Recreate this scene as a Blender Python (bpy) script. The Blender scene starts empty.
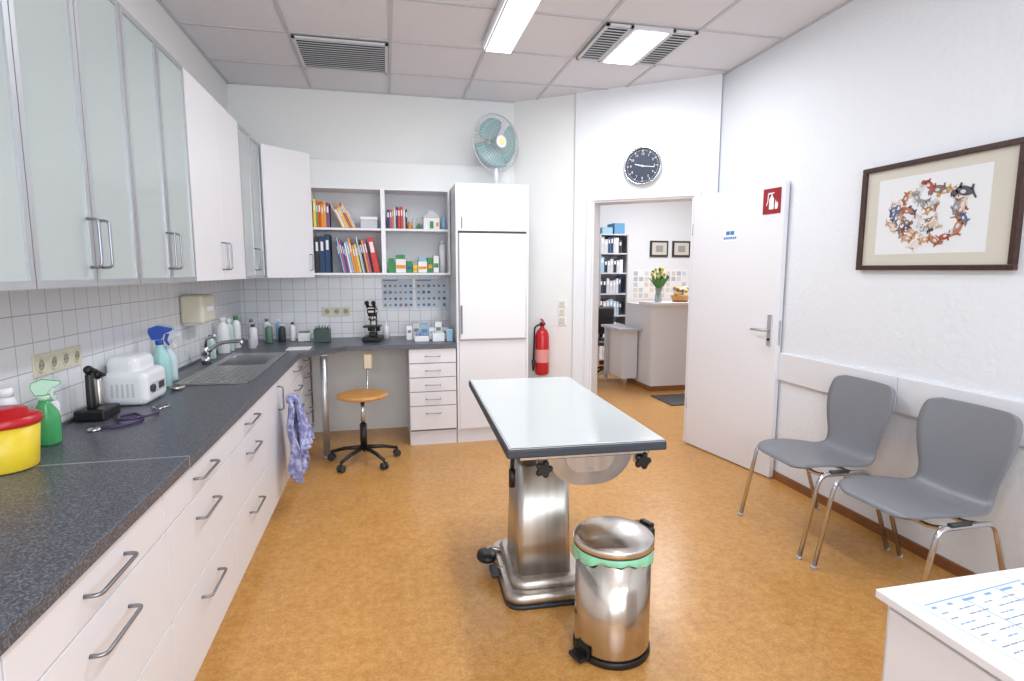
import bpy, bmesh, math, random
from mathutils import Matrix, Vector
random.seed(4)
pi=math.pi
def lin(c):
    r=[]
    for x in c:
        x=x/255.0
        r.append(x/12.92 if x<=0.04045 else ((x+0.055)/1.055)**2.4)
    return (r[0],r[1],r[2],1.0)
MC={}
def mat(name,rgb,rough=0.5,metal=0.0,rgb2=None,scale=10,lo=0.35,hi=0.65,bump=None,emit=0,trans=0,coat=0,stretch=None,detail=4):
    if name in MC: return MC[name]
    m=bpy.data.materials.new(name); m.use_nodes=True
    nt=m.node_tree; b=nt.nodes['Principled BSDF']
    b.inputs['Base Color'].default_value=lin(rgb)
    b.inputs['Roughness'].default_value=rough
    b.inputs['Metallic'].default_value=metal
    if coat: b.inputs['Coat Weight'].default_value=coat; b.inputs['Coat Roughness'].default_value=0.1
    if emit:
        b.inputs['Emission Color'].default_value=lin(rgb); b.inputs['Emission Strength'].default_value=emit
    tc=nt.nodes.new('ShaderNodeTexCoord')
    vec=tc.outputs['Object']
    if stretch:
        mp=nt.nodes.new('ShaderNodeMapping'); mp.inputs['Scale'].default_value=stretch
        nt.links.new(vec,mp.inputs['Vector']); vec=mp.outputs['Vector']
    if rgb2:
        n=nt.nodes.new('ShaderNodeTexNoise'); n.inputs['Scale'].default_value=scale; n.inputs['Detail'].default_value=detail
        nt.links.new(vec,n.inputs['Vector'])
        r=nt.nodes.new('ShaderNodeValToRGB')
        r.color_ramp.elements[0].position=lo; r.color_ramp.elements[0].color=lin(rgb)
        r.color_ramp.elements[1].position=hi; r.color_ramp.elements[1].color=lin(rgb2)
        nt.links.new(n.outputs['Fac'],r.inputs['Fac']); nt.links.new(r.outputs['Color'],b.inputs['Base Color'])
    if bump:
        n2=nt.nodes.new('ShaderNodeTexNoise'); n2.inputs['Scale'].default_value=bump[0]; n2.inputs['Detail'].default_value=3
        nt.links.new(vec,n2.inputs['Vector'])
        bp=nt.nodes.new('ShaderNodeBump'); bp.inputs['Strength'].default_value=bump[1]; bp.inputs['Distance'].default_value=0.01
        nt.links.new(n2.outputs['Fac'],bp.inputs['Height']); nt.links.new(bp.outputs['Normal'],b.inputs['Normal'])
    if trans:
        t=nt.nodes.new('ShaderNodeBsdfTransparent'); mx=nt.nodes.new('ShaderNodeMixShader'); mx.inputs[0].default_value=trans
        nt.links.new(b.outputs[0],mx.inputs[1]); nt.links.new(t.outputs[0],mx.inputs[2])
        nt.links.new(mx.outputs[0],nt.nodes['Material Output'].inputs['Surface'])
    MC[name]=m; return m

def tile_mat(name,size,tile,grout,mode,mortar=0.004,rough=0.2):
    m=bpy.data.materials.new(name); m.use_nodes=True
    nt=m.node_tree; b=nt.nodes['Principled BSDF']; b.inputs['Roughness'].default_value=rough
    tc=nt.nodes.new('ShaderNodeTexCoord'); sp=nt.nodes.new('ShaderNodeSeparateXYZ'); cb=nt.nodes.new('ShaderNodeCombineXYZ')
    nt.links.new(tc.outputs['Object'],sp.inputs[0])
    nt.links.new(sp.outputs['Y' if mode=='X' else 'X'],cb.inputs[0]); nt.links.new(sp.outputs['Z'],cb.inputs[1])
    br=nt.nodes.new('ShaderNodeTexBrick'); br.offset=0; br.squash=1
    br.inputs['Scale'].default_value=1; br.inputs['Brick Width'].default_value=size; br.inputs['Row Height'].default_value=size
    br.inputs['Mortar Size'].default_value=mortar/2; br.inputs['Mortar Smooth'].default_value=0.1
    br.inputs['Color1'].default_value=lin(tile); br.inputs['Color2'].default_value=lin([c-3 for c in tile]); br.inputs['Mortar'].default_value=lin(grout)
    nt.links.new(cb.outputs[0],br.inputs['Vector']); nt.links.new(br.outputs['Color'],b.inputs['Base Color'])
    return m

FC=[(182,124,58),(208,154,84),(224,176,108),(194,140,74),(216,164,96)]
def floor_mat():
    m=bpy.data.materials.new('floor_lino'); m.use_nodes=True
    nt=m.node_tree; b=nt.nodes['Principled BSDF']; b.inputs['Roughness'].default_value=0.28
    tc=nt.nodes.new('ShaderNodeTexCoord')
    def noise(s,d,ro=0.6):
        n=nt.nodes.new('ShaderNodeTexNoise'); n.inputs['Scale'].default_value=s; n.inputs['Detail'].default_value=d; n.inputs['Roughness'].default_value=ro
        nt.links.new(tc.outputs['Object'],n.inputs['Vector']); return n
    n1=noise(26,6,0.75); n2=noise(6,5,0.65); n3=noise(90,3)
    def ramp(n,cs):
        r=nt.nodes.new('ShaderNodeValToRGB'); e=r.color_ramp.elements
        while len(e)<len(cs): e.new(0.5)
        for el,(p,c) in zip(e,cs): el.position=p; el.color=lin(c)
        nt.links.new(n.outputs['Fac'],r.inputs['Fac']); return r
    r1=ramp(n1,[(0.33,FC[0]),(0.5,FC[1]),(0.66,FC[2])])
    r2=ramp(n2,[(0.35,FC[3]),(0.65,FC[4])])
    r3=ramp(n3,[(0.35,(215,192,160)),(0.6,(255,255,255))])
    mx=nt.nodes.new('ShaderNodeMix'); mx.data_type='RGBA'; mx.inputs['Factor'].default_value=0.4
    nt.links.new(r1.outputs[0],mx.inputs[6]); nt.links.new(r2.outputs[0],mx.inputs[7])
    m2=nt.nodes.new('ShaderNodeMix'); m2.data_type='RGBA'; m2.blend_type='MULTIPLY'; m2.inputs['Factor'].default_value=0.45
    nt.links.new(mx.outputs[2],m2.inputs[6]); nt.links.new(r3.outputs[0],m2.inputs[7])
    nt.links.new(m2.outputs[2],b.inputs['Base Color'])
    return m

def counter_mat():
    m=bpy.data.materials.new('counter_speckle'); m.use_nodes=True
    nt=m.node_tree; b=nt.nodes['Principled BSDF']; b.inputs['Roughness'].default_value=0.35
    tc=nt.nodes.new('ShaderNodeTexCoord')
    n=nt.nodes.new('ShaderNodeTexNoise'); n.inputs['Scale'].default_value=190; n.inputs['Detail'].default_value=2; n.inputs['Roughness'].default_value=0.6
    nt.links.new(tc.outputs['Object'],n.inputs['Vector'])
    r=nt.nodes.new('ShaderNodeValToRGB'); e=r.color_ramp.elements; e.new(0.5)
    for el,(p,c) in zip(e,[(0.34,(56,60,68)),(0.52,(84,88,97)),(0.70,(132,136,145))]): el.position=p; el.color=lin(c)
    nt.links.new(n.outputs['Fac'],r.inputs['Fac']); nt.links.new(r.outputs[0],b.inputs['Base Color'])
    return m

def frameM(o,xd,yd):
    x=Vector(xd).normalized(); y=Vector(yd).normalized(); z=x.cross(y); y=z.cross(x)
    M=Matrix.Identity(4)
    for i in range(3):
        M[i][0]=x[i]; M[i][1]=y[i]; M[i][2]=z[i]; M[i][3]=o[i]
    return M

def fil(pts,r,n=5):
    pts=[Vector(p) for p in pts]; out=[pts[0]]
    for i in range(1,len(pts)-1):
        a,b,c=pts[i-1],pts[i],pts[i+1]
        d1=(a-b); d2=(c-b); rr=min(r,d1.length*0.49,d2.length*0.49)
        p0=b+d1.normalized()*rr; p2=b+d2.normalized()*rr
        for k in range(n+1):
            t=k/n; out.append(p0*(1-t)**2+b*2*t*(1-t)+p2*t*t)
    out.append(pts[-1]); return out

class Ob:
    def __init__(s,name,loc=(0,0,0),rz=0):
        s.bm=bmesh.new(); s.name=name; s.mats=[]; s.T=Matrix.Identity(4); s.loc=loc; s.rz=rz
    def mi(s,m):
        if m not in s.mats: s.mats.append(m)
        return s.mats.index(m)
    def vs(s,pts): return [s.bm.verts.new(s.T@Vector(p)) for p in pts]
    def face(s,v,m,smooth=False):
        try: f=s.bm.faces.new(v)
        except ValueError: return None
        f.material_index=s.mi(m); f.smooth=smooth; return f
    def box(s,x0,y0,z0,x1,y1,z1,m,bev=0,seg=2):
        v=s.vs([(x0,y0,z0),(x1,y0,z0),(x1,y1,z0),(x0,y1,z0),(x0,y0,z1),(x1,y0,z1),(x1,y1,z1),(x0,y1,z1)])
        fs=[s.face([v[i] for i in q],m) for q in [(3,2,1,0),(4,5,6,7),(0,1,5,4),(1,2,6,5),(2,3,7,6),(3,0,4,7)]]
        if bev:
            ed=list({e for f in fs for e in f.edges})
            bmesh.ops.bevel(s.bm,geom=ed,offset=bev,segments=seg,affect='EDGES',profile=0.5)
    def cbox(s,c,sz,m,bev=0,R=None):
        T=s.T
        s.T=T@Matrix.Translation(c)@(R if R is not None else Matrix.Identity(4))
        s.box(-sz[0]/2,-sz[1]/2,-sz[2]/2,sz[0]/2,sz[1]/2,sz[2]/2,m,bev); s.T=T
    def prism(s,pts,z0,z1,m,bev=0,smooth=False):
        b=s.vs([(p[0],p[1],z0) for p in pts]); t=s.vs([(p[0],p[1],z1) for p in pts]); n=len(pts)
        fs=[s.face(b[::-1],m),s.face(t,m)]
        for i in range(n): fs.append(s.face([b[i],b[(i+1)%n],t[(i+1)%n],t[i]],m,smooth))
        if bev:
            ed=list({e for f in fs for e in f.edges if abs((e.verts[0].co-e.verts[1].co).length)>bev*2.2})
            bmesh.ops.bevel(s.bm,geom=ed,offset=bev,segments=2,affect='EDGES',profile=0.5)
    def loft(s,secs,m,smooth=True):
        R=[s.vs(q) for q in secs]; n=len(secs[0])
        for a,b in zip(R,R[1:]):
            for i in range(n): s.face([a[i],a[(i+1)%n],b[(i+1)%n],b[i]],m,smooth)
        s.face(R[0][::-1],m); s.face(R[-1],m)
    def lathe(s,prof,c,m,seg=24,d=(0,0,1),smooth=True,sx=1,sy=1,capb=True,capt=True):
        T=s.T; q=Vector((0,0,1)).rotation_difference(Vector(d).normalized()).to_matrix().to_4x4()
        s.T=T@Matrix.Translation(c)@q
        rings=[]
        for r,z in prof:
            r=max(r,1e-4)
            rings.append(s.vs([(r*sx*math.cos(2*pi*i/seg),r*sy*math.sin(2*pi*i/seg),z) for i in range(seg)]))
        for a,b in zip(rings,rings[1:]):
            for i in range(seg): s.face([a[i],a[(i+1)%seg],b[(i+1)%seg],b[i]],m,smooth)
        if capb: s.face(rings[0][::-1],m)
        if capt: s.face(rings[-1],m)
        s.T=T
    def cyl(s,c,r,h,m,seg=20,d=(0,0,1),smooth=True): s.lathe([(r,0),(r,h)],c,m,seg,d,smooth)
    def sph(s,c,r,m,seg=14,rz=None,sx=1,sy=1,d=(0,0,1)):
        rz=rz or r; n=max(6,seg//2+1)
        s.lathe([(r*math.sin(pi*k/n),-rz*math.cos(pi*k/n)) for k in range(n+1)],c,m,seg,d,True,sx,sy)
    def tube(s,pts,r,m,seg=8,closed=False,taper=None):
        pts=[Vector(p) for p in pts]; n=len(pts); rings=[]; up=None
        for i,p in enumerate(pts):
            if closed: t=pts[(i+1)%n]-pts[i-1]
            else: t=pts[min(i+1,n-1)]-pts[max(i-1,0)]
            t.normalize()
            if up is None:
                up=Vector((0,0,1)) if abs(t.z)<0.9 else Vector((1,0,0))
            up=(up-t*up.dot(t)); 
            if up.length<1e-5: up=Vector((0.3,0.7,0.2)); up=up-t*up.dot(t)
            up.normalize(); w=t.cross(up)
            rr=r if taper is None else r*(1+(taper-1)*i/(n-1))
            rings.append(s.vs([p+(up*math.cos(2*pi*k/seg)+w*math.sin(2*pi*k/seg))*rr for k in range(seg)]))
        rr=list(zip(rings,rings[1:]))
        if closed: rr.append((rings[-1],rings[0]))
        for a,b in rr:
            for k in range(seg): s.face([a[k],a[(k+1)%seg],b[(k+1)%seg],b[k]],m,True)
        if not closed: s.face(rings[0][::-1],m); s.face(rings[-1],m)
    def surf(s,f,nu,nv,m,th=0.0):
        P=[[Vector(f(i/nu,j/nv)) for j in range(nv+1)] for i in range(nu+1)]
        def nrm(i,j):
            a=P[min(i+1,nu)][j]-P[max(i-1,0)][j]; b=P[i][min(j+1,nv)]-P[i][max(j-1,0)]
            n=a.cross(b)
            return n.normalized() if n.length>1e-9 else Vector((0,0,1))
        A=[s.vs([P[i][j] for j in range(nv+1)]) for i in range(nu+1)]
        for i in range(nu):
            for j in range(nv): s.face([A[i][j],A[i+1][j],A[i+1][j+1],A[i][j+1]],m,True)
        if th:
            B=[s.vs([P[i][j]-nrm(i,j)*th for j in range(nv+1)]) for i in range(nu+1)]
            for i in range(nu):
                for j in range(nv): s.face([B[i][j],B[i][j+1],B[i+1][j+1],B[i+1][j]],m,True)
            for i in range(nu):
                s.face([A[i][0],B[i][0],B[i+1][0],A[i+1][0]],m); s.face([A[i][nv],A[i+1][nv],B[i+1][nv],B[i][nv]],m)
            for j in range(nv):
                s.face([A[0][j],A[0][j+1],B[0][j+1],B[0][j]],m); s.face([A[nu][j],B[nu][j],B[nu][j+1],A[nu][j+1]],m)
    def text(s,txt,size,M,m,align='CENTER'):
        cu=bpy.data.curves.new('t','FONT'); cu.body=txt; cu.size=size; cu.align_x=align; cu.align_y='CENTER'; cu.extrude=0.0003
        ob=bpy.data.objects.new('t',cu); bpy.context.scene.collection.objects.link(ob)
        bpy.context.view_layer.update()
        dg=bpy.context.evaluated_depsgraph_get(); me=ob.evaluated_get(dg).to_mesh()
        vv=[s.bm.verts.new(s.T@M@v.co) for v in me.vertices]
        for p in me.polygons: s.face([vv[i] for i in p.vertices],m)
        ob.evaluated_get(dg).to_mesh_clear(); bpy.data.objects.remove(ob)
    def done(s,recalc=True):
        if recalc: bmesh.ops.recalc_face_normals(s.bm,faces=s.bm.faces[:])
        me=bpy.data.meshes.new(s.name); s.bm.to_mesh(me); s.bm.free()
        for m in s.mats: me.materials.append(m)
        ob=bpy.data.objects.new(s.name,me); bpy.context.scene.collection.objects.link(ob)
        ob.location=s.loc; ob.rotation_euler=(0,0,s.rz); return ob

def handle(o,p,ax,out,L,m,r=0.005,d=0.032):
    p=Vector(p); ax=Vector(ax); out=Vector(out)
    o.tube(fil([p-ax*L/2,p-ax*L/2+out*d,p+ax*L/2+out*d,p+ax*L/2],0.018,4),r,m,8)

# ---------------- materials
plaster=mat('wall_plaster',(234,235,234),0.75,bump=(60,0.15))
plaster_r=mat('wall_plaster_rough',(228,232,238),0.8,bump=(28,0.45))
plaster_d=mat('wall_plaster_door',(231,234,239),0.75,bump=(45,0.2))
white=mat('white_laminate',(232,232,237),0.32)
white2=mat('white_panel',(225,226,231),0.4)
chrome=mat('chrome',(205,206,210),0.2,1.0)
handm=mat('handle_metal',(150,152,158),0.3,1.0)
steel=mat('brushed_steel',(205,200,193),0.36,1.0,rgb2=(188,182,175),scale=30,stretch=(1,1,0.05),bump=(120,0.03))
alu=mat('aluminium',(196,199,204),0.38,0.8)
cradle=mat('cradle_metal',(196,195,194),0.25,1.0,rgb2=(176,175,175),scale=14)
black=mat('black_plastic',(22,22,24),0.4)
dark=mat('dark_grey',(55,57,62),0.5)
rubber=mat('rubber_edge',(48,54,64),0.5)
brown=mat('dark_wood_frame',(70,42,34),0.35,rgb2=(52,30,25),scale=12,stretch=(1,8,8))
wood=mat('light_wood',(214,158,92),0.4,rgb2=(196,138,74),scale=6,stretch=(1,8,1))
skirt=mat('skirting_wood',(150,98,60),0.5,rgb2=(130,84,50),scale=8)
glassf=mat('frosted_glass',(204,215,216),0.2,0,trans=0.22)
beige=mat('beige_plastic',(212,207,186),0.4)
cer=mat('ceiling_tile',(232,231,236),0.9,rgb2=(218,217,223),scale=160,lo=0.4,hi=0.6,bump=(150,0.3))
cgrid=mat('ceiling_grid_white',(194,194,200),0.5)
ventw=mat('vent_white',(212,213,217),0.5); ventd=mat('vent_back',(104,107,116),0.8)
floorM=floor_mat(); cm=counter_mat()
tileX=tile_mat('tile_left',0.1,(228,229,232),(168,170,177),'X'); tileY=tile_mat('tile_back',0.1,(228,229,232),(168,170,177),'Y')
red=mat('red_paint',(190,26,34),0.3); dred=mat('sign_red',(150,26,38),0.4); yellow=mat('yellow_plastic',(232,202,50),0.4)
blue=mat('blue_plastic',(30,70,170),0.35)
lgreen=mat('bag_green',(150,222,185),0.5)
wplast=mat('white_plastic',(233,234,237),0.35)
paper=mat('paper',(238,239,242),0.8); ink=mat('ink',(70,72,85),0.8); bluink=mat('blue_ink',(60,120,190),0.7)
inks=mat('ink_soft',(130,138,158),0.8); inkb=mat('ink_soft_blue',(120,155,198),0.8)
emitL=mat('lamp_diffuser',(250,252,255),0.5,emit=4)
cols=[mat('book_%d'%i,c,0.55) for i,c in enumerate([(30,90,160),(210,60,50),(240,240,240),(60,140,80),(240,150,40),(40,40,46),(110,70,150),(150,190,220),(230,210,90),(200,200,205),(25,60,100),(180,90,120)])]

# ---------------- room
H=3.0; XL=-1.24; XR=2.65; YB=5.24; YF=-1.8
A=Vector((1.19,YB,0)); D=Vector((0.8108,-0.5853,0)); Z=Vector((0,0,1))
o=Ob('floor'); o.box(-1.6,-2.0,-0.1,6.8,9.0,0,floorM); o.done()
o=Ob('ceiling'); o.box(-1.6,-2.0,H,6.8,9.0,H+0.1,cer); o.done()
o=Ob('wall_left'); o.box(XL-0.15,YF,0,XL,YB+0.15,H,plaster); o.done()
o=Ob('wall_back'); o.box(XL,YB,0,A.x+0.05,YB+0.15,H,plaster); o.done()
o=Ob('wall_right'); o.box(XR,YF,0,XR+0.14,4.186,H,plaster_r); o.done()
WT=frameM(A,D,Z)
o=Ob('wall_door'); o.T=WT
o.box(0,0,-0.16,0.60,H,0,plaster); o.box(0.60,0,-0.16,0.766,H,0.03,plaster_d); o.box(0.766,2.07,-0.16,1.6225,H,0.03,plaster_d); o.box(1.6225,0,-0.16,1.80,H,0.03,plaster_d)
o.done()
o=Ob('wall_front')
wx=[(-1.0,0.7),(1.0,2.4)]
o.box(XL,YF-0.15,0,XR,YF,0.9,plaster); o.box(XL,YF-0.15,2.65,XR,YF,H,plaster)
o.box(XL,YF-0.15,0.9,-1.0,YF,2.65,plaster); o.box(0.7,YF-0.15,0.9,1.0,YF,2.65,plaster); o.box(2.4,YF-0.15,0.9,XR,YF,2.65,plaster)
o.done()
for i,(a,b) in enumerate(wx):  # unseen windows behind the camera, added to carry the daylight
    o=Ob('window_%d'%(i+1)); y=YF-0.08
    for (x0,x1,z0,z1) in [(a,b,0.9,0.96),(a,b,2.59,2.65),(a,a+0.06,0.96,2.59),(b-0.06,b,0.96,2.59),((a+b)/2-0.03,(a+b)/2+0.03,0.96,2.59)]:
        o.box(x0,y-0.03,z0,x1,y+0.03,z1,white)
    o.done()
o=Ob('wall_hall_back'); o.box(1.2,8.6,0,6.6,8.75,H,plaster_d); o.done()
o=Ob('wall_hall_left'); o.box(1.05,YB+0.15,0,1.2,8.75,H,plaster_d); o.done()
o=Ob('wall_hall_right'); o.box(6.5,3.5,0,6.65,8.6,H,plaster_d); o.done()
o=Ob('wall_hall_front'); o.box(XR+0.14,3.4,0,6.65,3.55,H,plaster_d); o.done()
o=Ob('trim_tiles_left'); o.box(XL,-0.6,0.865,XL+0.008,YB,1.43,tileX); o.done()
o=Ob('trim_tiles_back'); o.box(XL+0.008,YB-0.008,0.865,0.56,YB,1.43,tileY); o.done()
o=Ob('trim_bumper_right'); o.box(XR-0.022,0.2,0.71,XR,2.40,0.90,white2,0.004); o.box(XR-0.022,2.404,0.71,XR,3.9,0.90,white2,0.004); o.done()
o=Ob('baseboard_right'); o.box(XR-0.014,YF,0,XR,4.15,0.055,skirt); o.done()
o=Ob('baseboard_door_wall'); o.T=WT; o.box(0.02,0,0.0,0.60,0.055,0.014,skirt); o.box(0.6,0,0.03,0.70,0.055,0.044,skirt); o.done()
o=Ob('trim_duct_back'); o.box(-0.62,YB-0.14,2.17,1.12,YB,2.39,plaster,0.004); o.done()
gx=[0.07+0.65*i for i in range(-2,5)]; gy=[4.705-0.62*i for i in range(-1,11)]
def wallx(y): return XR if y<4.186 else A.x+(YB-y)/0.5853*0.8108
def wally(x): return YB if x<A.x else YB-(x-A.x)/0.8108*0.5853
o=Ob('trim_ceiling_grid')
for x in gx:
    if XL<x<XR: o.box(x-0.011,YF,H-0.006,x+0.011,wally(x),H,cgrid)
for y in gy:
    if y<YB: o.box(XL,y-0.011,H-0.0055,wallx(y),y+0.011,H,cgrid)
for (x0,y0,x1,y1) in [(XL,YF,XL+0.02,YB),(XR-0.02,YF,XR,4.18),(XL,YB-0.02,1.19,YB)]: o.box(x0,y0,H-0.008,x1,y1,H,cgrid)
o.done()
def vent(o,x0,y0,x1,y1):
    o.box(x0,y0,H-0.012,x1,y1,H-0.0065,ventd)
    for (a,b,c,d) in [(x0,y0,x1,y0+0.02),(x0,y1-0.02,x1,y1),(x0,y0,x0+0.02,y1),(x1-0.02,y0,x1,y1)]: o.box(a,b,H-0.024,c,d,H-0.012,ventw)
    n=int((y1-y0-0.04)/0.04)
    for i in range(n):
        y=y0+0.04+i*0.04
        o.cbox(((x0+x1)/2,y,H-0.021),(x1-x0-0.04,0.030,0.003),ventw,R=Matrix.Rotation(math.radians(16),4,'X'))
o=Ob('ceiling_vent'); vent(o,-0.565,4.10,0.055,4.69); o.done()
o=Ob('ceiling_vent_light'); 
vent(o,1.385,3.475,1.565,4.07); vent(o,1.835,3.475,2.01,4.07)
o.box(1.565,3.475,H-0.03,1.835,4.07,H-0.007,ventw); o.box(1.59,3.50,H-0.036,1.81,4.045,H-0.03,emitL); o.done()
def strip(x,y0,y1):
    o=Ob('ceiling_fluorescent_lamp'); o.box(x-0.105,y0,H-0.05,x+0.105,y1,H-0.0065,white,0.006); o.box(x-0.095,y0+0.02,H-0.075,x+0.095,y1-0.02,H-0.05,emitL,0.01); o.done()
strip(0.78,2.5,3.95); strip(0.78,-0.6,0.8)  # second strip, above the camera, is unseen and added for its light

# ---------------- door frame and leaf
o=Ob('door_frame'); o.T=WT
def fr(x0,x1,z0,z1): o.box(x0,z0,0.03,x1,z1,0.045,white,0.002)
fr(0.716,0.766,0,2.12); fr(1.6225,1.6725,0,2.12); fr(0.766,1.6225,2.07,2.12)
o.box(0.7665,0,-0.18,0.782,2.07,0.03,white); o.box(1.607,0,-0.18,1.622,2.07,0.03,white); o.box(0.782,2.055,-0.18,1.607,2.0695,0.03,white)
for z in (0.3,1.75): o.cyl((1.63,z,0.055),0.01,0.09,chrome,10,d=(0,1,0))
o.done()
hx=Vector((2.455,4.21,0)); ex=Vector((2.60,3.32,0)); ld=(ex-hx).normalized(); LM=frameM(hx,ld,Z)
o=Ob('door_1'); o.T=LM; L=(ex-hx).length
o.box(0,0.008,-0.04,L,2.055,0,white,0.003)
o.box(L-0.085,0.94,0,L-0.045,1.16,0.008,alu,0.002); o.tube(fil([(L-0.065,1.05,0.0),(L-0.065,1.05,0.055),(L-0.18,1.05,0.055)],0.02),0.009,alu,10)
o.cyl((L-0.065,0.985,0.008),0.01,0.006,black,12,d=(0,0,1))
o.box(L-0.001,0.95,-0.03,L+0.002,1.12,-0.01,alu)
o.done()
o=Ob('fire_extinguisher_sign'); o.T=LM@Matrix.Translation((L-0.105,1.93,0.001)); s=0.075
o.box(-s,-0.085,0,s,0.085,0.003,dred)
def fl(o,pts,m,a=0.003,b=0.0042): o.prism(pts,a,b,m)
fl(o,[(-0.02,-0.055),(0.018,-0.055),(0.018,0.015),(0.008,0.03),(-0.01,0.03),(-0.02,0.015)],paper)
fl(o,[(-0.006,0.03),(0.004,0.03),(0.004,0.045),(-0.006,0.045)],paper)
fl(o,[(-0.03,0.045),(0.02,0.05),(0.02,0.056),(-0.03,0.056)],paper)
fl(o,[(-0.035,0.05),(-0.028,0.05),(-0.03,0.0),(-0.042,-0.03),(-0.046,-0.026),(-0.036,0.002)],paper)
fl(o,[(0.03,-0.055),(0.05,-0.055),(0.055,-0.03),(0.048,-0.005),(0.04,-0.02),(0.034,0.01),(0.028,-0.03)],paper)
o.done()
o=Ob('door_sticker'); o.T=LM@Matrix.Translation((0.42,1.725,0.001))
o.box(-0.075,-0.05,0,0.075,0.05,0.0015,paper)
o.box(-0.042,0.0,0.0015,-0.004,0.028,0.002,bluink); o.box(0.002,0.0,0.0015,0.04,0.028,0.002,bluink)
for k in range(7): o.box(-0.065+k*0.019,-0.032,0.0015,-0.051+k*0.019,-0.014,0.002,bluink)
o.done()
o=Ob('light_switch'); o.T=WT@Matrix.Translation((0.49,1.08,0))
o.box(-0.04,-0.12,0,0.04,0.12,0.01,wplast,0.003)
for k in (-1,0,1): o.box(-0.027,k*0.075-0.028,0.01,0.027,k*0.075+0.028,0.016,beige,0.003)
o.done()
p=WT@Vector((0.325,0,0.095))
o=Ob('fire_extinguisher',(p.x,p.y,0.0))
o.lathe([(0.05,0.50),(0.062,0.51),(0.065,0.53),(0.065,0.86),(0.055,0.90),(0.03,0.93),(0.02,0.94),(0.02,0.96)],(0,0,0),red,24)
o.lathe([(0.0655,0.62),(0.0655,0.74)],(0,0,0),mat('label_pinkish',(222,150,146),0.6),24,capb=False,capt=False)
o.cyl((0,0,0.96),0.022,0.03,dark,14); o.cbox((0.0,-0.02,1.0),(0.02,0.11,0.012),red,0.002,Matrix.Rotation(0.3,4,'X')); o.cbox((0,-0.03,0.975),(0.02,0.09,0.01),dark)
o.tube(fil([(-0.02,0,0.97),(-0.075,-0.01,0.95),(-0.085,-0.01,0.62)],0.05),0.009,black,8)
o.lathe([(0.01,0),(0.018,0.1)],(-0.085,-0.01,0.54),black,10)
o.cbox((0.035,0.045,0.9),(0.04,0.04,0.03),dark,R=Matrix.Rotation(-0.6,4,'Z')); o.done()
o=Ob('wall_clock'); o.T=WT@Matrix.Translation((1.198,2.335,0.031))
navy=mat('clock_dial',(40,50,72),0.4)
o.lathe([(0.15,0),(0.158,0.01),(0.158,0.035),(0.15,0.042),(0.142,0.038),(0.142,0.028)],(0,0,0),chrome,48,capt=False)
o.lathe([(0.143,0.02),(0.143,0.026)],(0,0,0),navy,48,smooth=False)
for k in range(60):
    a=k*pi/30; r0=0.124 if k%5 else 0.114; w=0.0009 if k%5 else 0.0025
    R=Matrix.Rotation(-a,4,'Z'); T=o.T; o.T=T@R; o.box(-w,r0,0.026,w,0.132,0.0275,paper); o.T=T
for k in range(1,13):
    a=k*pi/6; o.text(str(k),0.027,Matrix.Translation((0.098*math.sin(a),0.098*math.cos(a),0.0275)),paper)
for a,l,w in [(math.radians(285),0.065,0.004),(math.radians(98),0.10,0.003)]:
    T=o.T; o.T=T@Matrix.Rotation(-a,4,'Z'); o.box(-w,-0.02,0.029,w,l,0.031,paper); o.T=T
o.cyl((0,0,0.029),0.008,0.005,paper,12); o.done()

# ---------------- left base cabinets
XF=-0.65
o=Ob('base_cabinet_run')
gapd=mat('cabinet_gap',(120,121,128),0.7)
def carc(y0,y1,z1): 
    o.box(XL+0.01,y0,0.1,XF-0.024,y1,z1,white2); o.box(XF-0.024,y0,0.11,XF-0.021,y1,min(z1,0.82),gapd)
carc(-0.6,3.65,0.823); carc(3.65,4.27,0.64); carc(4.27,5.22,0.823)
o.box(XL+0.01,-0.6,0,XF-0.06,5.22,0.1,white2)
def front(y0,y1,z0,z1,hd=True,hm=handm,vert=None):
    g=0.0025; o.box(XF-0.02,y0+g,z0+g,XF,y1-g,z1-g,white,0.0015)
    if vert is not None: handle(o,(XF,vert,z1-0.12),(0,0,1),(1,0,0),0.14,hm)
    elif hd: 
        hz=(z0+z1)/2 if z1-z0<0.17 else z1-0.075
        handle(o,(XF,(y0+y1)/2,hz),(0,1,0),(1,0,0),min(0.19,(y1-y0)*0.5),hm)
for y0,y1 in [(-0.37,0.335),(0.335,1.04),(1.04,1.745),(1.745,2.45),(2.45,3.15)]:
    front(y0,y1,0.695,0.823); front(y0,y1,0.41,0.695); front(y0,y1,0.115,0.41)
front(3.15,3.55,0.115,0.823,vert=3.50); front(3.55,3.95,0.115,0.823,hd=False)
for z0,z1 in [(0.695,0.823),(0.55,0.695),(0.41,0.55),(0.26,0.41),(0.115,0.26)]: front(3.95,4.45,z0,z1); front(4.45,4.95,z0,z1)
o.done()
o=Ob('countertop'); z0,z1=0.825,0.865; XC=-0.63
o.prism([(XL+0.009,-0.6),(XC,-0.6),(XC,1.917),(XL+0.009,1.917)],z0,z1,cm,0.004)
o.box(XL+0.009,1.916,z0,XC,1.923,z1+0.0006,alu)
o.box(XL+0.009,1.922,z0,XC,3.75,z1,cm)
o.box(XL+0.009,3.75,z0,-1.05,4.22,z1,cm); o.box(-0.76,3.75,z0,XC,4.22,z1,cm); 
o.prism([(XL+0.009,4.22),(XC,4.22),(XC,4.27),(-0.32,4.60),(0.557,4.60),(0.557,YB-0.009),(XL+0.009,YB-0.009)],z0,z1,cm)
o.box(XL+0.009,2.0,z1,XL+0.022,YB-0.01,z1+0.012,cm)
o.done()
o=Ob('desk_support_post'); o.cyl((-0.49,4.49,0.0),0.025,0.825,alu,20); o.cyl((-0.49,4.49,0),0.04,0.015,alu,20); o.cyl((-0.49,4.49,0.81),0.045,0.014,alu,20); o.done()
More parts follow.
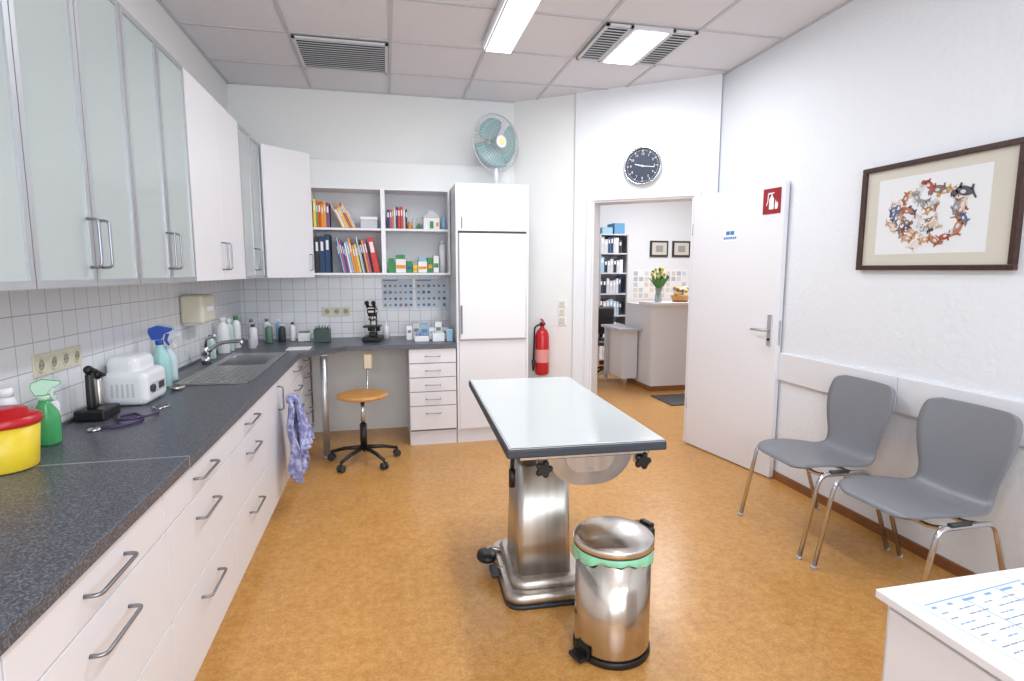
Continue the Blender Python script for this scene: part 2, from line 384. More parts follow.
o=Ob('kitchen_sink'); zt=0.866; x0,x1=-1.075,-0.715; sy0,sy1=3.14,4.30
ss=mat('sink_steel',(200,200,200),0.28,1.0)
o.box(x0,sy0,zt,x1,3.752,zt+0.006,ss,0.002)
for i in range(9): o.box(x0+0.05+i*0.03,sy0+0.06,zt+0.006,x0+0.062+i*0.03,3.70,zt+0.010,ss)
o.box(x0,3.752,zt,-1.045,sy1,zt+0.006,ss); o.box(-0.765,3.752,zt,x1,sy1,zt+0.006,ss); o.box(-1.045,4.215,zt,-0.765,sy1,zt+0.006,ss)
bx0,bx1,by0,by1,bz=-1.045,-0.765,3.755,4.215,0.70
o.box(bx0,by0,bz,bx1,by1,bz+0.004,ss)
o.box(bx0,by0,bz,bx0+0.003,by1,zt,ss); o.box(bx1-0.003,by0,bz,bx1,by1,zt,ss); o.box(bx0,by0,bz,bx1,by0+0.003,zt,ss); o.box(bx0,by1-0.003,bz,bx1,by1,zt,ss)
o.cyl((-0.905,3.985,bz+0.004),0.035,0.004,dark,20)
for (a,b,c,d) in [(x0,sy0,x0+0.012,sy1),(x1-0.012,sy0,x1,sy1),(x0,sy0,x1,sy0+0.012)]: o.box(a,b,zt+0.006,c,d,zt+0.011,ss)
o.done()
o=Ob('faucet'); f=(-1.135,3.88,0.866)
o.cyl(f,0.028,0.05,chrome,20); o.lathe([(0.024,0.05),(0.026,0.10),(0.02,0.115)],f,chrome,20)
o.tube(fil([(-1.135,3.88,0.93),(-1.06,3.88,1.0),(-0.92,3.88,1.01),(-0.92,3.88,0.985)],0.05),0.012,chrome,12)
o.tube([(-1.135,3.88,0.98),(-1.12,3.84,1.03),(-1.05,3.78,1.06)],0.009,chrome,10); o.done()

# ---------------- upper cabinets
def interior(o,y0,y1):
    xb=XL+0.01; xf=-0.925
    o.box(xb,y0,1.41,xf,y1,1.43,white2); o.box(xb,y0,2.38,xf,y1,2.40,white2); o.box(xb,y0,1.43,xb+0.012,y1,2.38,white2)
    for z in (1.74,2.06): o.box(xb+0.012,y0+0.02,z,xf-0.01,y1-0.02,z+0.016,white2)
    o.box(xb,y0,1.43,xf,y0+0.016,2.38,white2); o.box(xb,y1-0.016,1.43,xf,y1,2.38,white2)
def gdoor(o,y0,y1,hy):
    g=0.002; w=0.022; a,b=-0.924,-0.904; y0+=g; y1-=g; z0,z1=1.405,2.405
    o.box(a,y0,z0,b,y0+w,z1,alu); o.box(a,y1-w,z0,b,y1,z1,alu); o.box(a,y0+w,z0,b,y1-w,z0+w,alu); o.box(a,y0+w,z1-w,b,y1-w,z1,alu)
    o.box(a+0.006,y0+w,z0+w,b-0.006,y1-w,z1-w,glassf)
    handle(o,(b,hy,1.54),(0,0,1),(1,0,0),0.15,handm,0.0045)
def stuff(o,y0,y1):
    for z in (1.431,1.757,2.077):
        y=y0+0.05
        while y<y1-0.12:
            w=random.uniform(0.05,0.12); h=random.uniform(0.08,0.24)
            if random.random()<0.75: o.box(-1.08,y,z,-0.94,y+w,z+h,random.choice([cols[2],cols[7],cols[9],cols[0],cols[3],cols[2],cols[9],dark]))
            y+=w+random.uniform(0.01,0.06)
def glasscab(y0,n,w,hs):
    o=Ob('wall_cabinet_glass'); y1=y0+n*w; interior(o,y0,y1); stuff(o,y0,y1)
    for i in range(n): gdoor(o,y0+i*w,y0+(i+1)*w,y0+i*w+(w-0.035 if hs[i] else 0.035))
    o.done()
glasscab(0.755,7,0.325,[0,1,0,1,0,1,0])
o=Ob('wall_cabinet_white'); o.box(XL+0.01,3.032,1.41,-0.925,4.028,2.40,white2)
for y0,y1,hy in [(3.032,3.53,3.49),(3.53,4.028,3.57)]:
    o.box(-0.924,y0+0.002,1.405,-0.904,y1-0.002,2.405,white,0.0015); handle(o,(-0.904,hy,1.54),(0,0,1),(1,0,0),0.15,handm,0.0045)
o.done()
glasscab(4.03,2,0.31,[1,0])
o=Ob('corner_wall_cabinet')
o.prism([(XL+0.01,4.652),(-0.925,4.652),(-0.605,4.972),(-0.605,YB-0.01),(XL+0.01,YB-0.01)],1.41,2.40,white2)
o.T=frameM(Vector((-0.905,4.652,0)),(1,1,0),Z); Lc=math.hypot(0.30,0.30)+0.02
o.box(0.004,1.405,0.0,Lc-0.004,2.405,0.018,white,0.0015); handle(o,(Lc-0.04,1.53,0.018),(0,1,0),(0,0,1),0.13,handm,0.0045); o.done()
SX0,SX1,SY0,SY1,SZ0,SZ1=-0.60,0.555,4.95,YB-0.01,1.425,2.155
o=Ob('open_wall_shelf')
t=0.018; gm=mat('shelf_inner',(216,217,221),0.5)
o.box(SX0,SY0,SZ0,SX1,SY1,SZ0+t,white); o.box(SX0,SY0,SZ1-t,SX1,SY1,SZ1,white)
for x in (SX0,-0.03,-0.012,SX1-t): o.box(x,SY0,SZ0+t,x+t,SY1,SZ1-t,white)
o.box(SX0+t,SY1-0.01,SZ0+t,SX1-t,SY1,SZ1-t,gm)
o.box(SX0+t,SY0+0.01,1.80,-0.03,SY1-0.01,1.80+t,white); o.box(0.006,SY0+0.01,1.80,SX1-t,SY1-0.01,1.80+t,white)
o.done()
def books(name,x0,x1,y,z,hmin,hmax,d,wmin=0.015,wmax=0.035,tilt=0,pal=cols):
    o=Ob(name); x=x0
    while x<x1:
        w=random.uniform(wmin,wmax); h=random.uniform(hmin,hmax); c=random.choice(pal); T=o.T
        if tilt: o.T=Matrix.Translation((x,y,z))@Matrix.Rotation(tilt,4,'Y')@Matrix.Translation((-x,-y,-z)) 
        o.box(x,y,z,x+w-0.002,y+d,z+h,c,0.001); 
        o.box(x+w*0.25,y-0.0008,z+h*0.6,x+w*0.75-0.001,y,z+h*0.85,paper)
        o.T=T; x+=w
    o.done()
zb=SZ0+t+0.001; zm=1.80+t+0.001
books('binders',-0.575,-0.46,4.97,zb,0.29,0.32,0.2,0.035,0.05,pal=[cols[5],cols[10],cols[5]])
books('folders',-0.36,-0.115,4.975,zb,0.23,0.31,0.18,0.008,0.022,tilt=-0.18,pal=cols+[paper,paper,cols[9],cols[7],cols[4]])
o=Ob('red_binder'); o.T=Matrix.Translation((-0.095,4.965,zb))@Matrix.Rotation(-0.18,4,'Y'); o.box(0,0,0,0.045,0.2,0.30,cols[1],0.002); o.box(0.008,-0.001,0.17,0.037,0,0.26,paper); o.done()
books('books',-0.575,-0.45,4.98,zm,0.18,0.25,0.16,0.012,0.028)
books('magazines',-0.35,-0.235,4.98,zm,0.16,0.23,0.16,0.008,0.02,tilt=-0.42)
books('paperbacks',0.02,0.18,4.98,zm,0.14,0.19,0.14,0.012,0.024)
o=Ob('storage_box'); o.box(-0.20,5.0,zm,-0.06,5.15,zm+0.09,cols[9],0.004); o.box(-0.205,4.995,zm+0.07,-0.055,5.155,zm+0.10,paper,0.004); o.done()
o=Ob('paper_house_model'); o.box(0.33,5.0,zm,0.47,5.1,zm+0.10,paper,0.002)
o.T=frameM((0.33,4.995,zm+0.10),(1,0,0),Z); o.prism([(-0.01,0),(0.15,0),(0.07,0.07)],-0.11,0,cols[9]); o.box(0.055,-0.09,0.001,0.085,-0.03,0.004,cols[3]); o.box(0.11,-0.07,0.001,0.13,-0.04,0.004,cols[4]); o.done()
o=Ob('small_ornaments')
for x,h,r,m_ in [(0.21,0.06,0.018,cols[4]),(0.25,0.09,0.02,cols[9]),(0.29,0.05,0.016,cols[3]),(0.505,0.12,0.018,cols[7])]:
    o.lathe([(r,0),(r*1.1,h*0.5),(r*0.5,h*0.8),(r*0.7,h)],(x,5.03,zm),m_,12)
o.done()
o=Ob('medicine_boxes')
x=0.02
for c,w,h in [(cols[3],0.06,0.09),(cols[2],0.09,0.12),(cols[3],0.05,0.10),(cols[8],0.04,0.07),(cols[2],0.08,0.10),(cols[3],0.045,0.13),(cols[2],0.05,0.15)]:
    o.box(x,5.0,zb,x+w,5.12,zb+h,c,0.002); o.box(x+0.006,4.999,zb+h*0.3,x+w-0.006,5.0,zb+h*0.55,random.choice([cols[3],cols[0],cols[4]]))
    if w>0.055: o.box(x+0.005,5.01,zb+h+0.0005,x+w-0.01,5.1,zb+h+0.035,random.choice([cols[3],cols[2],cols[7]]),0.001)
    x+=w+0.004
o.done()
o=Ob('medicine_tube'); o.cyl((0.496,5.08,zb),0.026,0.25,paper,16); o.cyl((0.496,5.08,zb+0.25),0.02,0.03,cols[9],14); o.done()
YD=4.62
o=Ob('drawer_cabinet'); o.box(0.165,YD+0.024,0.1,0.555,YB-0.01,0.823,white2); o.box(0.17,YD+0.021,0.12,0.55,YD+0.024,0.82,gapd); o.box(0.165,YD+0.03,0,0.555,YB-0.01,0.1,white2)
zs=[0.823,0.70,0.58,0.46,0.34,0.135]
for a,b in zip(zs,zs[1:]):
    o.box(0.167,YD,b+0.003,0.553,YD+0.019,a-0.003,white,0.0015); handle(o,(0.36,YD,(a+b)/2 if a-b<0.15 else a-0.06),(1,0,0),(0,-1,0),0.12,handm,0.0045,0.025)
o.done()
o=Ob('fridge_cabinet'); FX0,FX1=0.562,1.175
o.box(FX0,YD+0.02,0.12,FX1,YB-0.15,2.16,white2); o.box(FX0,YD+0.03,0,FX1,YB-0.15,0.12,white2)
o.box(FX0,YD-0.005,1.785,FX1,YD+0.018,2.165,white,0.002)
o.box(FX0,YD,0.12,FX0+0.018,YD+0.02,1.785,white); o.box(FX1-0.018,YD,0.12,FX1,YD+0.02,1.785,white)
o.box(FX0+0.022,YD-0.03,0.892,FX1-0.022,YD+0.0195,1.765,wplast,0.008)
o.box(FX0+0.022,YD-0.004,1.767,FX1-0.022,YD+0.0195,1.783,dark)
o.box(FX0+0.02,YD-0.001,0.125,FX1-0.02,YD+0.019,0.88,white,0.002)
handle(o,(FX0+0.05,YD-0.005,1.85),(0,0,1),(0,-1,0),0.08,handm,0.004,0.02)
o.box(FX0+0.03,YD-0.05,0.94,FX0+0.045,YD-0.03,1.18,dark,0.003)
o.box(FX1-0.03,YD-0.033,0.9,FX1-0.024,YD-0.029,1.76,alu)
o.done()
# fan
fanP=Vector((0.945,4.86,2.166))
o=Ob('desk_fan',fanP)
o.lathe([(0.115,0),(0.115,0.012),(0.09,0.028),(0.03,0.036),(0.025,0.04)],(0,0,0),wplast,28)
o.lathe([(0.018,0.036),(0.014,0.24)],(0,0,0),wplast,16)
N=Vector((0.42,-0.9,0.05)).normalized()
o.T=frameM((0,0,0.375),Z.cross(N).normalized(),Z)
o.lathe([(0.02,-0.17),(0.05,-0.16),(0.055,-0.06),(0.045,-0.03)],(0,0,0),wplast,20)
fanb=mat('fan_blade',(138,176,178),0.3,trans=0.3); wire=mat('fan_wire',(190,194,198),0.35)
for k in range(3):
    a0=k*2*pi/3
    def fb(u,v,a0=a0):
        r=0.04+u*0.165; a=a0+(v-0.5)*(1.55+0.4*math.sin(pi*u*0.8)); return (r*math.cos(a),r*math.sin(a),0.01+(v-0.5)*0.06)
    o.surf(fb,8,10,fanb,0.003)
o.lathe([(0.045,-0.02),(0.045,0.025),(0.03,0.035),(0.0,0.037)],(0,0,0),fanb,20)
def cage(sgn):
    for k in range(48):
        a=2*pi*k/48; pts=[]
        for j in range(7):
            t=j/6; r=0.05+0.19*t; z=sgn*(0.075*math.sqrt(max(0,1-t**3)))
            pts.append((r*math.cos(a+0.1*t),r*math.sin(a+0.1*t),z+0.005))
        o.tube(pts,0.0016,wire,4)
    for t in (0.35,0.7):
        r=0.05+0.19*t; z=sgn*0.075*math.sqrt(1-t**3)+0.005
        o.tube([(r*math.cos(2*pi*k/32),r*math.sin(2*pi*k/32),z) for k in range(32)],0.0015,wire,4,closed=True)
cage(1); cage(-1)
o.tube([(0.24*math.cos(2*pi*k/40),0.24*math.sin(2*pi*k/40),0.005) for k in range(40)],0.005,wire,6,closed=True)
o.lathe([(0.052,0.074),(0.052,0.084),(0.03,0.088)],(0,0,0),wplast,24); o.lathe([(0.03,0.088),(0.028,0.0895)],(0,0,0),mat('fan_badge',(225,215,150),0.5),20)
o.done()

# ---------------- exam table
o=Ob('examination_table',(0.705,2.43,0),math.radians(-2.2))
ttop=mat('table_glass_top',(198,205,206),0.14,0.0,coat=0.5); tw=0.293; tl=0.63; zt=0.85
o.box(-tw,-tl,zt-0.038,tw,tl,zt-0.006,rubber,0.006); o.box(-tw+0.004,-tl+0.004,zt-0.008,tw-0.004,tl-0.004,zt-0.001,alu,0.002)
o.box(-tw+0.012,-tl+0.012,zt-0.002,tw-0.012,tl-0.012,zt+0.001,ttop)
o.box(-0.24,-0.56,zt-0.058,-0.21,0.54,zt-0.038,dark); o.box(0.21,-0.56,zt-0.058,0.24,0.54,zt-0.038,dark)
o.box(-0.24,-0.575,zt-0.066,0.25,-0.545,zt-0.038,steel,0.003)
o.box(-0.21,-0.545,zt-0.06,0.21,0.42,zt-0.0385,steel,0.003)
def rrect(x0,x1,y0,y1,r,n=8):
    # flat top, lower corners rounded with radius r
    pts=[(x0,y1)]
    for k in range(n+1):
        a=pi+k*pi/2/n; pts.append((x0+r+r*math.cos(a),y0+r+r*math.sin(a)))
    for k in range(n+1):
        a=1.5*pi+k*pi/2/n; pts.append((x1-r+r*math.cos(a),y0+r+r*math.sin(a)))
    pts.append((x1,y1)); return pts
zc=zt-0.06
cheek=rrect(-0.11,0.245,zc-0.165,zc,0.15)
o.T=frameM((0,-0.44,0),(1,0,0),Z)
o.prism(cheek,-0.010,0.0,cradle,0,True); o.prism(cheek,-0.80,-0.79,cradle,0,True)
o.prism(rrect(-0.095,0.23,zc-0.15,zc,0.137),-0.79,-0.010,steel,0,True)
o.prism(rrect(-0.03,0.165,zc-0.11,zc-0.01,0.06),0.0,0.006,steel,0,True)
for x,y in ((0.0,zc-0.03),(0.135,zc-0.03),(0.068,zc-0.095)): o.cyl((x,y,0.006),0.010,0.006,chrome,12)
o.T=Matrix.Identity(4)
for (x,y,zk) in [(-0.15,-0.545,zt-0.100),(0.225,-0.545,zt-0.092),(0.25,0.10,zt-0.09)]:
    o.box(x-0.015,y-0.005,zk-0.02,x+0.015,y+0.03,zt-0.04,steel,0.003)
    o.cyl((x,y+0.04,zk),0.010,0.07,steel,12,d=(0,-1,0)); 
    for k in range(5):
        a=2*pi*k/5; o.sph((x+0.022*math.cos(a),y-0.03,zk+0.022*math.sin(a)),0.012,black,10)
    o.cyl((x,y-0.018,zk),0.021,0.026,black,14,d=(0,-1,0))
o.tube(fil([(-0.15,-0.36,zt-0.07),(-0.225,-0.38,zt-0.09),(-0.23,-0.38,zt-0.17)],0.02),0.008,black,8); o.cyl((-0.23,-0.38,zt-0.235),0.013,0.07,black,12)
def rr(cx,cy,hx_,hy_,r,z,n=5):
    pts=[]
    for (sx,sy,a0) in [(1,1,0),(-1,1,pi/2),(-1,-1,pi),(1,-1,1.5*pi)]:
        for k in range(n+1):
            a=a0+k*pi/2/n; pts.append((cx+sx*(hx_-r)+r*math.cos(a),cy+sy*(hy_-r)+r*math.sin(a),z))
    return pts
cx=-0.035
o.loft([rr(cx,0.01,0.125,0.155,0.03,0.09),rr(cx,0.01,0.121,0.15,0.03,0.25),rr(cx,0.01,0.112,0.14,0.03,0.60)],steel)
o.loft([rr(cx,0.01,0.103,0.13,0.025,0.60),rr(cx,0.01,0.101,0.125,0.025,zt-0.10)],steel)
def base(k,z,kk=1.0): return rr(cx+0.005,0.03,0.195*k,0.275*k,0.07*kk,z)
o.loft([base(1.0,0.0),base(1.0,0.018)],rubber)
o.loft([base(0.99,0.018),base(0.985,0.045),base(0.95,0.062)],steel)
o.loft([base(0.83,0.06),base(0.82,0.085),base(0.76,0.10)],steel)
o.tube(fil([(-0.15,0.16,0.07),(-0.25,0.18,0.08),(-0.28,0.10,0.075)],0.03),0.012,steel,8)
o.lathe([(0.045,0),(0.05,0.008),(0.045,0.026),(0.02,0.032)],(-0.265,0.12,0.06),black,18,sy=1.3)
o.tube([(-0.15,0.02,0.06),(-0.235,0.02,0.055)],0.010,steel,8); o.cbox((-0.245,0.0,0.055),(0.04,0.10,0.022),black,0.008)
o.done()

# ---------------- bin
o=Ob('pedal_bin',(0.822,1.90,0))
bs=mat('bin_steel',(208,200,190),0.2,1.0,rgb2=(192,183,173),scale=20,stretch=(1,1,0.05))
lidm=mat('bin_lid_steel',(226,222,216),0.24,1.0)
o.lathe([(0.143,0.0),(0.148,0.004),(0.148,0.022),(0.144,0.026)],(0,0,0),black,48)
o.lathe([(0.141,0.024),(0.143,0.04),(0.143,0.41),(0.140,0.41)],(0,0,0),bs,48,capt=False)
def bag(u,v):
    a=2*pi*u; w=0.003*math.sin(a*17)+0.003*math.sin(a*7+1)
    return ((0.147+w*(v)+0.004*math.sin(pi*v))*math.cos(a),(0.147+w*v+0.004*math.sin(pi*v))*math.sin(a),0.432-0.046*v-0.018*v*math.sin(a*2+2.2)-0.004*v*math.sin(a*9))
o.surf(bag,96,4,lgreen,0.0)
o.lathe([(0.15,0.432),(0.153,0.436),(0.153,0.452),(0.148,0.460)],(0,0,0),lidm,64)
o.lathe([(0.148,0.460),(0.140,0.467),(0.12,0.475),(0.08,0.483),(0.04,0.487),(0.0,0.488)],(0,0,0),lidm,64,capb=False)
o.lathe([(0.1515,0.428),(0.1515,0.433)],(0,0,0),dark,48)
o.T=Matrix.Rotation(math.radians(20),4,'Z')
o.box(0.143,-0.05,0.36,0.175,0.05,0.455,black,0.006); o.box(0.165,-0.03,0.42,0.19,0.03,0.465,black,0.005)
o.T=Matrix.Rotation(math.radians(200),4,'Z'); o.box(0.13,-0.035,0.012,0.185,0.035,0.028,black,0.004); o.box(0.14,-0.04,0.02,0.155,0.04,0.06,black,0.003)
o.done()

# ---------------- chairs
shell=mat('chair_shell_grey',(124,126,132),0.4,bump=(80,0.03))
def cr(P,t):
    n=len(P)-1; x=t*n; i=min(int(x),n-1); f=x-i
    p0,p1,p2,p3=P[max(i-1,0)],P[i],P[i+1],P[min(i+2,n)]
    return [0.5*((2*b)+(-a+c)*f+(2*a-5*b+4*c-d)*f*f+(-a+3*b-3*c+d)*f**3) for a,b,c,d in zip(p0,p1,p2,p3)]
def chair(x,y,rz):
    o=Ob('stacking_chair',(x,y,0),rz)
    P=[(-0.012,0.430,0.12,0),(0.0,0.445,0.19,0),(0.06,0.456,0.222,0.004),(0.17,0.448,0.232,0.012),(0.29,0.432,0.225,0.016),(0.375,0.430,0.20,0.010),(0.425,0.455,0.18,0.003),(0.450,0.52,0.178,-0.006),(0.468,0.60,0.198,-0.02),(0.486,0.69,0.218,-0.03),(0.505,0.775,0.224,-0.03),(0.52,0.835,0.205,-0.024),(0.526,0.855,0.15,-0.014)]
    def f(u,v):
        px,pz,w,c=cr(P,u); t=(v-0.5)*2; q=t*t
        return (px+(c*q if c<0 else 0),-w*t,pz+(c*q if c>0 else 0))
    o.surf(f,60,14,shell,0.011)
    for sgn in (-1,1):
        yy=0.262*sgn
        o.tube(fil([(-0.045,yy,0.0),(0.045,yy,0.435),(0.33,yy,0.435),(0.47,yy,0.0)],0.05,7),0.011,chrome,12)
        for (fx) in (-0.045,0.47): o.cyl((fx,yy,0),0.013,0.015,cols[9],12)
        o.tube([(0.10,yy,0.446),(0.20,yy,0.446)],0.012,dark,8)
    for xx in (0.09,0.27): o.tube(fil([(xx,-0.262,0.435),(xx,-0.19,0.412),(xx,0.19,0.412),(xx,0.262,0.435)],0.03),0.010,chrome,10)
    for xx,yy in ((0.09,0.12),(0.09,-0.12),(0.27,0.12),(0.27,-0.12)): o.cyl((xx,yy,0.412),0.012,0.03,dark,10)
    o.done()
chair(2.075,2.575,math.radians(-3)); chair(2.065,1.955,math.radians(0))

# ---------------- near white cabinet and papers
o=Ob('low_cabinet'); o.box(1.06,0.25,0.03,1.85,0.945,0.735,white2); o.box(1.038,0.24,0.735,1.86,0.96,0.755,white,0.003)
o.box(1.046,0.27,0.06,1.06,0.93,0.725,white,0.002); o.box(1.10,0.29,0,1.80,0.90,0.03,dark); o.done()
pf=mat('paper_grey_blue',(212,219,230),0.8)
o=Ob('paper_form',(1.245,0.815,0.7555),math.radians(6))
o.box(-0.165,-0.105,0,0.16,0.105,0.001,pf); o.T=Matrix.Translation((0,0,0.001))
o.box(-0.155,0.083,0,0.15,0.085,0.0006,inkb)
for r in range(9):
    y=0.068-r*0.018; x=-0.15
    while x<0.135:
        w=random.uniform(0.006,0.02)*(1.8 if r==0 else 1); o.box(x,y,0,min(x+w,0.15),y+(0.006 if r==0 else 0.0025),0.0006,inks if r%3 else inkb); x+=w+0.004+random.choice([0,0,0.03])
for x in (-0.05,0.06): o.box(x,-0.09,0,x+0.0008,0.08,0.0006,inkb)
o.done()
o=Ob('paper_form',(1.32,0.56,0.7555),math.radians(3)); o.box(-0.15,-0.1,0,0.2,0.1,0.001,paper)
for r in range(8): o.box(-0.13,0.07-r*0.02,0.001,0.1+0.05*(r%3-1),0.073-r*0.02,0.0015,inks)
o.done()

# ---------------- framed art
AM=frameM((XR-0.001,2.305,1.737),(0,-1,0),Z); AM=AM@Matrix.Rotation(math.radians(-0.3),4,'Z')
o=Ob('framed_picture'); o.T=AM; w,h=0.415,0.278
mt=mat('mat_board',(206,202,190),0.8)
for a,b,c,d in [(-w,-h,w,-h+0.026),(-w,h-0.026,w,h),(-w,-h+0.026,-w+0.026,h-0.026),(w-0.026,-h+0.026,w,h-0.026)]: o.box(a,b,0,c,d,0.03,brown,0.003)
o.box(-w+0.02,-h+0.02,0.002,w-0.02,h-0.02,0.012,mt); o.box(-0.31,-0.195,0.012,0.28,0.20,0.013,mat('art_paper',(224,227,230),0.8))
ac=[mat('art_%d'%i,c,0.8) for i,c in enumerate([(176,118,90),(204,160,126),(134,110,100),(156,154,158),(214,194,170),(170,86,76),(84,82,92),(194,158,104),(222,204,190),(206,208,212),(96,110,140)])]
def ell(cx,cy,rx,ry,a,m,z):
    pts=[]
    for k in range(14):
        t=2*pi*k/14; x=rx*math.cos(t); y=ry*math.sin(t); pts.append((cx+x*math.cos(a)-y*math.sin(a),cy+x*math.sin(a)+y*math.cos(a)))
    o.prism(pts,z,z+0.0003,m)
def critter(cx,cy,s,a,m,z):
    R=lambda x,y:(cx+s*(x*math.cos(a)-y*math.sin(a)),cy+s*(x*math.sin(a)+y*math.cos(a)))
    ell(cx,cy,s,s*0.5,a,m,z); hx_,hy_=R(1.0,0.35); ell(hx_,hy_,s*0.42,s*0.34,a+0.3,m,z)
    o.prism([R(0.75,0.55),R(0.9,0.95),R(1.05,0.6)],z,z+0.0003,m); o.prism([R(1.1,0.6),R(1.25,0.9),R(1.3,0.5)],z,z+0.0003,m)
    for lx in (-0.75,0.55): o.prism([R(lx-0.15,-0.2),R(lx+0.18,-0.2),R(lx+0.14,-0.75),R(lx-0.1,-0.75)],z,z+0.0003,m)
    o.prism([R(-0.9,0.15),R(-1.35,0.6),R(-1.5,0.5),R(-0.95,-0.15)],z,z+0.0003,m)
    ell(*R(0.1,0.1),s*0.3,s*0.2,a,ac[9] if m is not ac[9] else ac[3],z+0.0002)
zz=0.0131
for k in range(24):
    a=2*pi*k/24; cx=-0.02+0.20*math.cos(a)*random.uniform(0.85,1.08); cy=0.0+0.135*math.sin(a)*random.uniform(0.85,1.12)
    critter(cx,cy,random.uniform(0.024,0.040),a+pi/2+random.uniform(-0.9,0.9),random.choice(ac),zz); zz+=0.00004
for k in range(24):
    a=2*pi*random.random(); r=random.random()**0.5
    critter(-0.02+0.16*r*math.cos(a),0.10*r*math.sin(a),random.uniform(0.018,0.032),random.uniform(0,6.2),random.choice(ac),zz); zz+=0.00004
critter(0.16,0.09,0.045,2.9,ac[6],zz)
o.done()

# ---------------- stool
o=Ob('swivel_stool',(-0.20,4.32,0))
o.lathe([(0.17,0.505),(0.185,0.51),(0.19,0.52),(0.185,0.533),(0.165,0.538),(0.0,0.532)],(0,0,0),wood,36)
o.cyl((0,0,0.49),0.08,0.016,black,20); o.cyl((0,0,0.26),0.016,0.235,chrome,14); o.cyl((0,0,0.10),0.026,0.20,black,16)
for k in range(5):
    a=2*pi*k/5+0.3; c,s_=math.cos(a),math.sin(a)
    o.tube([(0.02*c,0.02*s_,0.115),(0.15*c,0.15*s_,0.10),(0.26*c,0.26*s_,0.072)],0.017,black,8,taper=0.7)
    o.cyl((0.26*c,0.26*s_,0.045),0.008,0.03,black,8)
    d=Vector((-s_,c,0)); cc=Vector((0.26*c,0.26*s_,0.028)); o.cyl(cc-d*0.022,0.027,0.018,dark,14,d=d); o.cyl(cc+d*0.006,0.027,0.018,dark,14,d=d)
o.tube(fil([(0.0,0.02,0.498),(0.03,0.24,0.498),(0.04,0.25,0.76)],0.04),0.009,chrome,8)
o.cbox((0.04,0.238,0.74),(0.07,0.02,0.12),beige,0.008)
o.done()

# ---------------- towel
tm=mat('towel_lavender',(124,124,176),0.9,rgb2=(188,192,224),scale=30,lo=0.44,hi=0.60,bump=(200,0.3))
o=Ob('hanging_towel')
def tf(u,v):
    z=0.695-0.46*u*(1-0.12*math.cos(v*9)); spread=0.10+0.26*u**0.6
    y=3.52+(v-0.5)*spread; x=-0.578+0.035*u*1.0+0.026*math.sin(v*22+u*2)*(0.4+u)+0.010*math.sin(u*11+v*5)
    return (max(x,-0.62),y,z)
o.surf(tf,26,40,tm,0.004)
def tf2(u,v):
    z=0.705-0.30*u; y=3.51+(v-0.5)*(0.09+0.18*u); x=-0.57+0.05*u+0.020*math.sin(v*17+u*3+1)*(0.4+u)
    return (x+0.03,y,z)
o.surf(tf2,18,26,tm,0.004); o.sph((-0.575,3.52,0.69),0.035,tm,12,sy=1.6)
o.done()

# ---------------- counter objects
CZ=0.8662
o=Ob('sharps_container',(-1.13,1.915,CZ+0.001))
o.lathe([(0.078,0),(0.081,0.004),(0.092,0.135)],(0,0,0),yellow,32); o.lathe([(0.096,0.133),(0.098,0.137),(0.098,0.155),(0.08,0.165),(0.068,0.165),(0.065,0.178),(0.03,0.182)],(0,0,0),red,32)
o.done()
def spray(name,x,y,h,body,head,r=0.036,rot=0,sy=1.0):
    o=Ob(name,(x,y,CZ),rot); hb=h*0.68
    o.lathe([(r*0.9,0),(r,0.006),(r,hb*0.6),(r*0.92,hb*0.72),(r*0.45,hb*0.92),(r*0.36,hb)],(0,0,0),body,24,sy=sy)
    o.cyl((0,0,hb),r*0.42,h*0.07,head,16)
    T=frameM((0,0.012,hb+h*0.07),(1,0,0),Z); o.T=T; q=h/0.3
    P=lambda l:[(a*q,b) for a,b in l]
    o.prism(P([(-0.03,0.0),(0.012,0),(0.02,h*0.1),(0.065,h*0.15),(0.065,h*0.2),(0.0,h*0.25),(-0.04,h*0.2),(-0.045,h*0.12)]),0.0,0.024*q,head,0.003*q)
    o.prism(P([(0.03,h*0.1),(0.045,h*0.1),(0.034,0.0),(0.045,-h*0.09),(0.036,-h*0.09),(0.022,0.0)]),0.006*q,0.018*q,head)
    o.T=Matrix.Identity(4); o.done()
gt=mat('green_translucent',(80,180,112),0.2,trans=0.15)
spray('spray_bottle',-1.145,2.165,0.225,gt,mat('pale_green_head',(190,225,200),0.4),0.040,0.4)
spray('spray_bottle',-1.135,3.15,0.32,mat('pale_teal_bottle',(168,214,214),0.25),blue,0.045,0.1)
spray('spray_bottle',-1.155,3.32,0.27,mat('pale_bottle',(200,220,224),0.3),wplast,0.038,0.0)
o=Ob('white_jar',(-1.19,2.055,CZ)); o.lathe([(0.024,0),(0.026,0.005),(0.026,0.17),(0.018,0.19)],(0,0,0),wplast,20); o.cyl((0,0,0.19),0.02,0.03,wplast,16); o.done()
o=Ob('white_jar',(-1.18,2.27,CZ)); o.lathe([(0.022,0),(0.024,0.005),(0.024,0.12),(0.018,0.13)],(0,0,0),wplast,20); o.cyl((0,0,0.13),0.02,0.02,cols[9],16); o.done()
o=Ob('otoscope_charger',(-1.155,2.52,CZ))
o.box(-0.05,-0.07,0,0.06,0.07,0.045,black,0.008); 
for yy,l in ((-0.03,0.12),(0.035,0.09)):
    o.lathe([(0.015,0.04),(0.017,0.055),(0.014,0.06+l),(0.011,0.065+l)],(0,yy,0),black if yy<0 else steel,16)
    o.sph((0,yy,0.08+l),0.018,black,12); o.lathe([(0.014,0),(0.005,0.035)],(0,yy,0.08+l),black,12,d=(0.9,-0.3,0))
o.done()
o=Ob('centrifuge',(-1.125,2.82,CZ)); 
o.box(-0.09,-0.12,0,0.09,0.12,0.15,wplast,0.03,4); o.box(-0.08,-0.10,0.10,0.05,0.11,0.215,wplast,0.035,4); 
